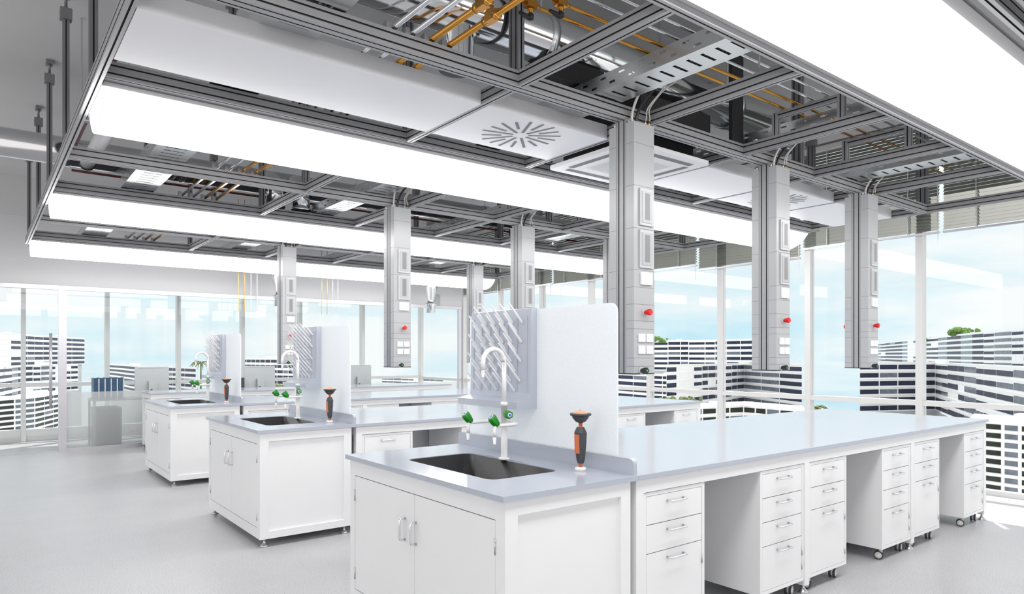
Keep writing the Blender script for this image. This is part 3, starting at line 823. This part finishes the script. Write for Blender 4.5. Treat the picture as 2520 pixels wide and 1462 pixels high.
# ================================================================== CABLE TRAYS (run across the rows)
def tray(x0, x1, y0, y1, z, label):
    """perforated tray: floor plate with rows of slots and two slotted side walls"""
    t = thing('cable_tray', label, 'cable tray', ((x0+x1)/2, (y0+y1)/2, z), 'perforated cable trays')
    hgt, th, pit = .09, .0025, .085
    fl = MB()
    sl = .55*(x1-x0)*.5; cx = (x0+x1)/2; sw = .009
    ys = [y0]; y = y0+pit/2
    while y < y1-pit/2:
        ys += [y-sw, y+sw]; y += pit
    ys.append(y1)
    fl.box(x0, y0, z, cx-sl, y1, z+th); fl.box(cx+sl, y0, z, x1, y1, z+th)
    for a, b in zip(ys[::2], ys[1::2]): fl.box(cx-sl, a, z, cx+sl, b, z+th)
    obj('tray_floor', fl, 'galv', t)
    for xx, xo in ((x0, x0-th), (x1, x1+th)):
        w = MB(); L = .022
        w.box(xx, y0, z, xo, y1, z+.022); w.box(xx, y0, z+.034, xo, y1, z+.058); w.box(xx, y0, z+.070, xo, y1, z+hgt)
        for z0_, off in ((z+.022, .0), (z+.058, .5)):
            yy = y0; first_ = True; pos = y0+.14*(.5+off)
            cur = y0
            while pos < y1-.05:
                w.box(xx, cur, z0_, xo, pos-L, z0_+.012); cur = pos+L; pos += .14
            w.box(xx, cur, z0_, xo, y1, z0_+.012)
        obj('side_wall', w, 'duct' if False else 'galv', t)
    # bundles of cables lying in the tray
    for q, (off, r, mt) in enumerate(((-.05, .011, 'black'), (-.022, .012, 'black'), (.008, .011, 'black'), (.036, .012, 'black'), (.06, .009, 'black'))):
        m = MB(); pts = [(cx+off+rng.uniform(-.006, .006), y0+.01+(y1-y0-.02)*u/14, z+th+r) for u in range(15)]
        m.tube(pts, r, 6); obj('cable', m, mt, t)
tn = ['leftmost, above the sink ends', 'between the sinks and the first columns', 'between the first and middle columns', 'nearest to the windows']
for (x0, x1), nm in zip(((.98, 1.235), (2.727, 2.935), (4.33, 4.53), (5.635, 5.852)), tn):
    tray(x0, x1, .99, 10.6, ZB+(.032 if x0 == 4.33 else .006), 'long perforated galvanised cable tray crossing the ceiling frames, ' + nm)

# ================================================================== PIPES
def pipe(name, pts, r, mat, label, group, seg=12):
    o = obj(name, MB().tube(pts, r, seg), mat)
    return tag(o, label, 'pipe', group)
for x, mat, lab in ((1.48, 'stainless', 'outer steel tube'), (1.576, 'stainless', 'inner steel tube'), (1.676, 'copper', 'left copper pipe'), (1.774, 'copper', 'right copper pipe')):
    t = thing('gas_pipe', '%s of the four running across the ceiling frames above the sinks' % lab, 'pipe', (x, 6, ZB+.022), 'pipes across the frames')
    obj('tube', MB().tube([(x, .5, ZB+.022), (x, 10.7, ZB+.022)], .0125 if mat == 'stainless' else .0145, 12), mat, t)
    for k in range(3):
        yy = YC[k]-(.36 if x == 1.774 else .43 if x == 1.676 else .62 if x == 1.576 else .70)
        m = MB(); zz = ZB+.022
        m.lathe([(.016, -.05), (.023, -.05), (.023, -.028), (.019, -.027)], (x, yy, zz), (0, 1, 0), 6)
        m.box(x-.019, yy-.028, zz-.018, x+.019, yy+.03, zz+.03)
        m.lathe([(.019, .03), (.023, .031), (.023, .052), (.016, .053)], (x, yy, zz), (0, 1, 0), 6)
        m.tube([(x, yy, zz+.03), (x, yy, zz+.05)], .009, 8)
        obj('fitting', m, mat, t)
for k in range(3):
    for d, mat, lab in ((.329, 'copper', 'lower copper pipe'), (.427, 'copper', 'upper copper pipe'), (.528, 'stainless', 'lower steel tube'), (.625, 'stainless', 'upper steel tube')):
        y = YC[k]-d
        xs = {.329: 2.02, .427: 2.12, .528: 1.576, .625: 1.48}[d]
        t = thing('gas_pipe', '%s running lengthwise above the %s island to the windows' % (lab, ROWN[k]), 'pipe', (4.4, y, 3.021), 'lengthwise gas pipes')
        obj('tube', MB().tube([(xs, y, 3.021), (7.25, y, 3.021)], .0085 if mat == 'copper' else .007, 10), mat, t)
        if mat == 'copper':
            m = MB(); vx = xs
            m.box(vx-.028, y-.018, 3.003, vx+.028, y+.018, 3.039); m.lathe([(.015, 0), (.015, -.012), (.010, -.014), (.010, -.03)], (vx, y, 3.003), seg=12)
            m.lathe([(.014, .028), (.014, .045), (.0095, .046)], (vx, y, 3.021), (1, 0, 0), 6)
            cxp = 1.774 if d < .4 else 1.676
            m.tube([(vx, y, 3.021), (cxp+.02, y, 3.021), (cxp, y, 3.0), (cxp, y, 2.885)], .008, 8)
            v = obj('valve', m, 'copper', t)
            m = MB(); m.lathe([(.014, -.028), (.017, -.034), (.016, -.05), (.008, -.054)], (vx, y, 3.003), seg=12)
            m.tube([(vx, y, 2.958), (vx-.03, y+.004, 2.962), (vx-.062, y+.008, 2.97)], [.014, .011, .007], 8)
            obj('valve_lever', m, 'black', v)
        else:
            m = MB()
            m.box(xs-.016, y-.016, 3.005, xs+.016, y+.016, 3.037)
            m.tube([(xs, y, 3.005), (xs, y, 2.878)], .007, 8)
            obj('fitting', m, 'stainless', t)

# ducts
def duct(name, x0, x1, y, z, r, mat, label, rings):
    t = thing(name, label, 'duct', ((x0+x1)/2, y, z-r))
    obj('tube', MB().tube([(x0, y, z), (x1, y, z)], r, 32), mat, t)
    for x in rings:
        m = MB(); m.lathe([(r, -.025), (r+.008, -.024), (r+.008, .024), (r, .025)], (x, y, z), (1, 0, 0), 32)
        m.tube([(x, y, z+r), (x, y, ZS-.001)], .006, 6)
        obj('hanger_ring', m, 'galv', t)
    return t
d1 = duct('ventilation_duct', .7, 5.2, 2.99, 3.205, .136, 'mirror', 'shiny round steel duct above the nearest island', (1.25, 2.55, 4.35))
# drop branches near the first crossing
m = MB(); m.tube([(1.98, 2.99, 3.2), (1.98, 3.0, 2.9)], .085, 24, cap=False)
m.tube([(1.98, 3.0, 2.9), (1.98, 3.0, 2.885)], .1, 24)
obj('branch', m, 'mirror', d1)
obj('damper_box', MB().box(2.52, 2.88, 2.965, 2.95, 3.1, 3.085), 'slot', d1)
m = MB()
pts = [(5.2, 2.99, 3.205)] + [(5.2+.16*math.sin(R(a)), 2.99+.16-.16*math.cos(R(a)), 3.205) for a in range(15, 91, 15)] + [(5.36, 3.40, 3.205)]
m.tube(pts, .136, 28); obj('elbow', m, 'mirror', d1)
d2 = duct('ventilation_duct', -2.5, 6.9, 7.24, 3.205, .125, 'mirror2', 'long shiny steel duct crossing behind the left hangers above the middle aisle', (.62, 1.55, 3.4, 5.2))
for xx, dy in ((2.35, -.35), (2.62, -.35)):
    m = MB(); m.tube([(xx, 7.24, 3.2), (xx, 7.24-.2, 3.19), (xx, 7.24+dy+.06, 3.15), (xx, 7.24+dy, 3.06), (xx, 7.24+dy, 2.90)], .085, 22); m.tube([(xx, 7.24+dy, 2.9), (xx, 7.24+dy, 2.88)], .1, 22)
    obj('branch', m, 'mirror', d2)
pipe('sprinkler_pipe', [(.64, 7.1, 3.015), (7.2, 7.1, 3.015)], .011, 'redpipe', 'dark red pipe running lengthwise below the grey duct', 'dark red sprinkler pipes')
t = thing('sprinkler_pipe', 'dark red pipe crossing beside the left end beam', 'pipe', (.62, 5.5, 3.1), 'dark red sprinkler pipes')
obj('tube', MB().tube([(.6, 3.0, 3.10), (.6, 7.0, 3.10)], .03, 14), 'redpipe', t)
m = MB()
for y in (4.7, 5.25, 6.9): m.lathe([(.036, -.03), (.038, -.03), (.038, .03), (.036, .03)], (.6, y, 3.10), (0, 1, 0), 14)
m.tube([(.6, 5.2, 3.1), (.64, 5.27, 3.12), (.66, 5.4, 3.14), (.66, 5.5, 3.2)], .032, 12)
obj('coupling', m, 'redpipe', t)
for y in (5.95,): obj('hanger_rod', MB().tube([(.6, y, 3.13), (.6, y, ZS-.001)], .005, 6), 'steelfoot', t)
t = thing('drain_pipe', 'thick white plastic drain pipe hanging inside the left end beam', 'pipe', (.745, 6.1, 3.0))
obj('tube', MB().tube([(.745, 4.4, 3.02), (.745, 6.98, 3.07)], .056, 24), 'pvc', t)
m = MB(); m.lathe([(.056, -.09), (.068, -.08), (.068, .08), (.058, .09)], (.745, 5.55, 3.045), (0, 1, .02), 24); obj('collar', m, 'pvc', t)
m = MB(); m.lathe([(.056, -.008), (.066, -.007), (.066, .007), (.056, .008)], (.745, 6.985, 3.07), (0, 1, .02), 24); obj('end_ring', m, 'black', t)
for y in (4.9, 6.4): obj('hanger_rod', MB().tube([(.745, y, 3.08), (.745, y, ZS-.001)], .005, 6), 'steelfoot', t)
tag(obj('steel_support', MB().box(4.165, 2.822, 2.86, 4.30, 2.85, ZS-.001), 'slot'), 'black flat steel support dropping from the slab beside the air conditioner', 'support')
for q, (x, y) in enumerate(((1.15, 5.2), (1.45, 5.2), (3.0, 2.1), (3.35, 2.1))):
    tag(obj('threaded_rod', MB().tube([(x, y, 2.96 if q > 1 else 3.0), (x, y, ZS-.001)], .005, 6), 'steelfoot'), 'thin threaded hanger rod dropping from the ceiling slab', 'rod', 'thin threaded hanger rods')
# thin drop pipes against the back wall
for q, (u0, nm) in enumerate(((3.27, 'left'), (4.66, 'right'))):
    for j in range(4):
        x = u0+.098*j
        tag(obj('drop_pipe', MB().tube([(x, 11.3, 2.10), (x, 11.3, ZS-.001)], .005, 6), 'copper' if j < 2 else 'stainless'),
            'thin %s drop pipe, %s of the %s four by the back wall' % ('copper' if j < 2 else 'steel', ORD[j], nm), 'pipe', 'thin drop pipes by the back wall')
# chrome extraction nozzles
for x, nm in ((3.86, 'half hidden behind a service column'), (6.72, 'to the right, near the window corner')):
    t = thing('extraction_nozzle', 'chrome extraction duct end hanging by the back wall, ' + nm, 'duct', (x, 11.1, 2.22), 'chrome extraction ends')
    obj('nozzle', MB().lathe([(.085, 2.19), (.085, 2.31), (.11, 2.345), (.11, 2.36), (.065, 2.37), (.065, 2.43), (.125, 2.66), (.125, 2.8), (.08, 2.82), (.08, ZS-.001)], (x, 11.1, 0), seg=24), 'mirror', t)

# ================================================================== OFFICE behind the partition
t = thing('desk', 'low grey metal desk behind the frosted glass partition', 'desk', (1.7, 12.15, 0))
obj('desk_top', MB().box(1.335, 11.87, .70, 3.5, 12.5, .722), 'desk', t)
for x in (1.345, 3.46):
    for y in (11.88, 12.46): obj('leg', MB().box(x, y, 0, x+.03, y+.03, .70), 'desk', t)
t = thing('desk_pedestal', 'dark grey metal drawer unit under the desk behind the frosted glass', 'drawers', (1.55, 12.2, 0))
obj('carcass', MB().box(1.378, 11.9, .02, 1.72, 12.42, .585), 'ped', t)
obj('top_panel', MB().box(1.374, 11.895, .585, 1.725, 12.425, .592), 'ped', t)
obj('plinth', MB().box(1.385, 11.91, 0, 1.715, 12.41, .02), 'black', t)
for q in range(5):
    x = 1.368+.082*q
    t = thing('ring_binder', 'navy blue ring binder, %s from the left on the desk behind the glass' % ORD[q], 'binder', (x+.035, 12.15, .722), 'navy ring binders on the desk')
    m = MB(); m.box(x, 12.03, .722, x+.006, 12.30, 1.045); m.box(x+.068, 12.03, .722, x+.074, 12.30, 1.045); m.box(x+.006, 12.03, .722, x+.068, 12.036, 1.045)
    obj('cover', m, 'folder', t)
    obj('spine_label', MB().box(x+.058, 12.022, .735, x+.0755, 12.03, 1.032), 'spine', t)
    obj('papers', MB().box(x+.012, 12.05, .726, x+.062, 12.28, 1.02), 'switch', t)
mons = [(1.93, 2.42, 'left, beside the navy binders'), (3.60, 4.13, 'middle, beyond the middle drying rack'), (5.48, 5.99, 'right, beyond the divider screen')]
t2 = thing('desk', 'grey desk behind the glass carrying the middle and right monitors', 'desk', (4.8, 12.3, 0))
obj('desk_top', MB().box(3.52, 11.87, .70, 6.4, 12.5, .722), 'desk', t2)
for x in (3.54, 6.36):
    for y in (11.88, 12.46): obj('leg', MB().box(x, y, 0, x+.03, y+.03, .70), 'desk', t2)
for x0, x1, nm in mons:
    t = thing('computer_monitor', 'silver computer monitor seen from behind through the glass, ' + nm, 'monitor', ((x0+x1)/2, 12.2, .722), 'silver monitors seen from behind')
    y = 12.1; cx = (x0+x1)/2
    obj('housing', MB().prism(rrect(x0, .80, x1, 1.205, .015, 3), 'Y', y, y+.03), 'monitor', t, .003)
    m = MB(); m.box(cx-.06, y-.06, .73, cx+.06, y-.052, .985); m.box(cx-.06, y-.052, .95, cx+.06, y, .985)
    m.box(cx-.08, y-.07, .722, cx+.08, y+.12, .73); obj('stand', m, 'monitor', t)
    m = MB(); m.prism([(cx-.025+.020*math.cos(a), .84+.012*math.sin(a)+.008*math.cos(a)) for a in [2*math.pi*q/16 for q in range(16)]], 'Y', y-.0615, y-.06); obj('cable_hole', m, 'black', t)
    obj('vent_slot', MB().box(x0+.05, y-.0008, 1.182, x1-.05, y, 1.187), 'socketin', t)
t = thing('desktop_tower', 'small black computer box beside the middle monitor', 'computer', (3.57, 12.15, .722))
obj('case', MB().box(3.47, 12.0, .722, 3.575, 12.36, 1.005), 'char', t)
obj('front_plate', MB().box(3.475, 11.996, .73, 3.57, 12.0, .86), 'black', t)

# ================================================================== CITY OUTSIDE
CX, HV, FP, EZ, YAW = 1260., 874.397, 1679.34, 1.3896, R(52.0086)
CA, SA = math.cos(YAW), math.sin(YAW)
def wp(u, d):
    """plan position of the sight line through column u at depth d metres"""
    t = (u-CX)/FP; return Vector((d*(CA+SA*t), d*(SA-CA*t)))
CS = 4.2                       # storeys come out about three metres high
def zz(v, d): return EZ+(HV-v)/FP*d*CS
def building(label, pts, ztop, zbot, floors, glassm, bays, wf=.56, thick=16., roof=0., zground=-70, group='white apartment blocks outside'):
    """pts: plan corners of the visible faces, left to right, as (u, depth)"""
    pl = [wp(u, d*CS) for u, d in pts]
    away = Vector((CA, SA))*thick
    mid = sum(pl, Vector((0, 0)))/len(pl)
    away = mid.normalized()*thick
    t = thing('apartment_building', label, 'building', (mid.x, mid.y, zground), group)
    poly = [tuple(p) for p in pl] + [tuple(p+away) for p in pl[::-1]]
    fh = (ztop-zbot)/floors
    m = MB(); m.prism(poly, 'Z', zbot, ztop)
    obj('walls', m, 'bwall', t)
    ct = sum((Vector(p) for p in poly), Vector((0, 0)))/len(poly)
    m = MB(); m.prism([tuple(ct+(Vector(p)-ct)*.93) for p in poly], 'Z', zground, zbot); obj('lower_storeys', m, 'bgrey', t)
    # floor slabs stand proud of the walls
    sl = MB()
    for q in range(floors+1):
        z = zbot+q*fh
        sl.prism([tuple(p+(p-(ct))*.0-mid.normalized()*.28) for p in pl]+[tuple(p+mid.normalized()*.1) for p in pl[::-1]], 'Z', z-.16, z+.22+(roof if q == floors else 0))
    obj('floor_slabs', sl, 'bwall', t)
    for a, b, nb in zip(pl, pl[1:], bays):
        d = (b-a); L = d.length; d = d/L; nr = Vector((d.y, -d.x))
        if nr.dot(mid) > 0: nr = -nr
        cuts = [0]+[(i+(rng.uniform(-.22, .22) if nb > 6 else rng.uniform(-.08, .08)))/nb for i in range(1, nb)]+[1]
        kindw = [rng.random() for _ in range(nb)]
        for q in range(floors):
            for c in range(nb):
                s0, s1 = cuts[c]*L+.25, cuts[c+1]*L-.25
                if s1-s0 < .3: continue
                if nb > 6 and (kindw[c] < .08 or rng.random() < .06): continue
                hh = wf*fh*(1 if nb <= 6 else (.82 if kindw[c] < .4 else 1))
                z0 = zbot+q*fh+.22+(fh-.38)*.1
                z1 = min(z0+hh, zbot+(q+1)*fh-.2)
                p0 = a+d*s0+nr*.06; p1 = a+d*s1+nr*.06
                bk = -nr*.14
                mb = MB(); mb.prism([tuple(p0), tuple(p1), tuple(p1+bk), tuple(p0+bk)], 'Z', z0, z1)
                obj('window', mb, 'bwin3' if kindw[c] > .9 or rng.random() < .06 else glassm, t)
    if roof:
        pass
    pr = MB(); cc = ct
    for q in range(2):
        o_ = ct+(pl[-1]-pl[0]).normalized()*rng.uniform(-.3, .3)*(pl[-1]-pl[0]).length
        pr.box(o_.x-1.3, o_.y-1.3, ztop, o_.x+1.3, o_.y+1.3, ztop+1.0+roof)
    obj('roof_box', pr, 'bwall', t)
    return t
# right-hand view, left to right
building('white apartment block with small windows rising behind the nearest service column', [(1500, 100), (1760, 92), (1852, 86)], zz(838, 94), zz(912, 94), 6, 'bwin', (9, 3))
building('low white block with dark window strips seen under the nearest service column', [(1490, 66), (1592, 60)], zz(920, 63), zz(1010, 63), 6, 'bwin', (3,))
building('bright block with a stepped left face under the long white overhang', [(1600, 84), (1702, 78)], zz(924, 80), zz(1000, 80), 6, 'bwin', (3,))
building('white block with long dark ribbon windows behind the middle service column', [(1640, 50), (1831, 62), (1974, 52)], zz(895, 60), zz(994, 60), 6, 'bwin', (10, 3))
building('low white podium block with dark windows behind the far end of the middle bench', [(1690, 42), (1830, 44), (1985, 40)], zz(1003, 42), zz(1110, 42), 5, 'bwin2', (4, 5))
building('long white block with grey window bands at the right of the view', [(2115, 56), (2302, 58), (2700, 26)], zz(892, 57), zz(1012, 57), 6, 'bwin', (4, 12))
building('tall white stepped block rising at the far right behind the right blinds', [(2150, 150), (2392, 78), (2800, 48)], zz(812, 68), zz(905, 68), 6, 'bwin', (14, 9))
building('dark-windowed low block beyond the window end of the nearest bench', [(2380, 25), (2510, 23.6), (2760, 21.5)], zz(1042, 24), zz(1215, 24), 8, 'bwin2', (3, 5))
# left-hand view through the partition
building('white apartment block with dark ribbon windows on its right face, behind the glass door', [(-120, 60), (106, 80), (208, 92)], zz(829, 84), zz(898, 84), 6, 'bwin', (10, 3))
building('white balcony block below the ribbon-window block behind the glass door', [(-90, 40), (60, 55), (192, 62)], zz(899, 56), zz(968, 56), 5, 'bwin', (8, 7))
building('low block with black window strips behind the glass door handle', [(-80, 34), (86, 38), (150, 42)], zz(978, 38), zz(1068, 38), 7, 'bwin2', (3, 3))
building('white apartment block behind the left monitor', [(268, 118), (330, 100), (482, 84)], zz(902, 92), zz(972, 92), 6, 'bwin', (4, 6))
building('white apartment block behind the middle monitor', [(585, 92), (640, 88), (725, 84)], zz(882, 86), zz(985, 86), 8, 'bwin', (5, 6))
building('small distant white block above the partition bench', [(940, 260), (1090, 240)], zz(930, 250), zz(968, 250), 5, 'bwin3', (9,))
building('slim distant tower beside the block behind the glass door', [(178, 190), (196, 185)], zz(913, 188), zz(975, 188), 10, 'bwin3', (1,))

def bush(label, u, v, d, r, n, mat, name='rooftop_shrub', cat='shrub'):
    c = wp(u, d*CS); z = zz(v, d); r *= CS
    m = MB()
    for q in range(n): m.ico((c.x+rng.uniform(-1, 1)*r*1.7, c.y+rng.uniform(-1, 1)*r*1.7, z+rng.uniform(0, .6)*r), r*rng.uniform(.2, .45), 2)
    return tag(obj(name, m, mat), label, cat)
bush('bright green shrub on the roof behind the nearest service column', 1615, 842, 96, .8, 22, 'leaf')
bush('bright green shrub on the roof right of the window mullion', 2285, 840, 100, .7, 24, 'leaf')
bush('larger bright green shrub on the roof further right', 2375, 822, 84, .9, 34, 'leaf')
bush('bright green shrub on the roof at the left edge', 6, 838, 80, .7, 20, 'leaf')
bush('dark olive shrubs at the foot of the stepped block', 1690, 990, 46, .42, 36, 'leafd')
def palm(label, u, v, d, s):
    c = wp(u, d*CS); z = zz(v, d); s *= CS
    t = thing('palm_tree', label, 'palm', (c.x, c.y, z-16))
    obj('trunk', MB().tube([(c.x, c.y, z-16), (c.x+.1, c.y, z)], [.5, .35], 8), 'leafd', t)
    m = MB()
    for q in range(16):
        a = 2*math.pi*q/16+rng.uniform(-.1, .1); L = s*rng.uniform(.8, 1.1); e = rng.uniform(.3, 1.0)
        pts = [(c.x+math.cos(a)*L*k/4, c.y+math.sin(a)*L*k/4, z+L*(e*(k/4)-1.0*(k/4)**2)) for k in range(5)]
        m.tube(pts, [.2, .36, .32, .2, .04], 5)
    obj('fronds', m, 'leafd', t)
palm('small palm between the blocks behind the nearest column', 1636, 986, 48, .9)
palm('palm tree at the edge of the far end of the nearest bench', 2003, 1006, 44, .85)
palm('small palm on the roof behind the farthest drying rack', 494, 894, 90, 1.5)
palm('small palm below the block behind the middle monitor', 692, 952, 80, 1.2)

# ================================================================== WORLD, SUN, CAMERA
w = bpy.data.worlds.new('World'); sc.world = w; w.use_nodes = True
nt = w.node_tree
for n in list(nt.nodes): nt.nodes.remove(n)
out = nt.nodes.new('ShaderNodeOutputWorld'); bg = nt.nodes.new('ShaderNodeBackground')
tc = nt.nodes.new('ShaderNodeTexCoord'); sep = nt.nodes.new('ShaderNodeSeparateXYZ')
nt.links.new(tc.outputs['Generated'], sep.inputs[0])
ramp = nt.nodes.new('ShaderNodeValToRGB')
mp = nt.nodes.new('ShaderNodeMapRange'); mp.inputs['From Min'].default_value = -.25; mp.inputs['From Max'].default_value = .5
nt.links.new(sep.outputs['Z'], mp.inputs['Value']); nt.links.new(mp.outputs[0], ramp.inputs[0])
cr = ramp.color_ramp
cr.elements[0].position = 0; cr.elements[0].color = (.80, .86, .88, 1)
cr.elements[1].position = 1; cr.elements[1].color = (.84, .97, 1.0, 1)
for p_, c_ in ((.22, (.52, .80, .92, 1)), (.34, (.50, .82, .95, 1)), (.46, (.60, .86, .95, 1)), (.62, (.78, .95, 1, 1))):
    e = cr.elements.new(p_); e.color = c_
mpv = nt.nodes.new('ShaderNodeMapping'); mpv.inputs['Scale'].default_value = (2.2, 2.2, 11)
nz = nt.nodes.new('ShaderNodeTexNoise'); nz.inputs['Scale'].default_value = 1.6; nz.inputs['Detail'].default_value = 6; nz.inputs['Roughness'].default_value = .5
nt.links.new(tc.outputs['Generated'], mpv.inputs['Vector']); nt.links.new(mpv.outputs[0], nz.inputs['Vector'])
cl = nt.nodes.new('ShaderNodeValToRGB'); cl.color_ramp.elements[0].position = .30; cl.color_ramp.elements[1].position = .60
nt.links.new(nz.outputs['Fac'], cl.inputs[0])
mx = nt.nodes.new('ShaderNodeMix'); mx.data_type = 'RGBA'
nt.links.new(cl.outputs[0], mx.inputs[0]); nt.links.new(ramp.outputs[0], mx.inputs[6]); mx.inputs[7].default_value = (.97, 1.0, 1.0, 1)
# whiter, brighter sky behind the viewer, added as fill for camera-facing surfaces
vm = nt.nodes.new('ShaderNodeVectorMath'); vm.operation = 'DOT_PRODUCT'; vm.inputs[1].default_value = (-CA, -SA, 0)
nt.links.new(tc.outputs['Generated'], vm.inputs[0])
m2 = nt.nodes.new('ShaderNodeMapRange'); m2.inputs['From Min'].default_value = -.05; m2.inputs['From Max'].default_value = .45
nt.links.new(vm.outputs['Value'], m2.inputs['Value'])
mx2 = nt.nodes.new('ShaderNodeMix'); mx2.data_type = 'RGBA'
nt.links.new(m2.outputs[0], mx2.inputs[0]); nt.links.new(mx.outputs[2], mx2.inputs[6]); mx2.inputs[7].default_value = (1.36, 1.32, 1.30, 1)
nt.links.new(mx2.outputs[2], bg.inputs[0]); bg.inputs[1].default_value = .84
nt.links.new(bg.outputs[0], out.inputs[0])

sun = bpy.data.lights.new('sun', 'SUN'); sun.energy = 5; sun.angle = R(.5); sun.color = (1, .97, .92)
so = bpy.data.objects.new('sun', sun); COL.objects.link(so)
d = Vector((-.82*math.cos(R(60.9)), -.572*math.cos(R(60.9)), -math.sin(R(60.9))))
so.rotation_euler = d.to_track_quat('-Z', 'Y').to_euler(); so.location = (12, 9, 14)

cam = bpy.data.cameras.new('camera'); co = bpy.data.objects.new('camera', cam); COL.objects.link(co)
co.location = (0, 0, EZ); co.rotation_euler = (R(90), 0, YAW-R(90))
cam.sensor_width = 36; cam.sensor_fit = 'HORIZONTAL'; cam.lens = FP*36/2520
cam.shift_x = 0; cam.shift_y = (HV-731)/2520; cam.clip_end = 2500; cam.clip_start = .02
sc.camera = co
vs = sc.view_settings
sc.display_settings.display_device = 'sRGB'
vs.view_transform = 'Standard'; vs.look = 'None'; vs.gamma = 1; vs.exposure = .28; vs.use_curve_mapping = False
cy = sc.cycles
cy.max_bounces = 10; cy.diffuse_bounces = 5; cy.glossy_bounces = 4; cy.transparent_max_bounces = 24; cy.transmission_bounces = 4
cy.caustics_reflective = False; cy.caustics_refractive = False; cy.sample_clamp_indirect = 6
cy.use_denoising = True
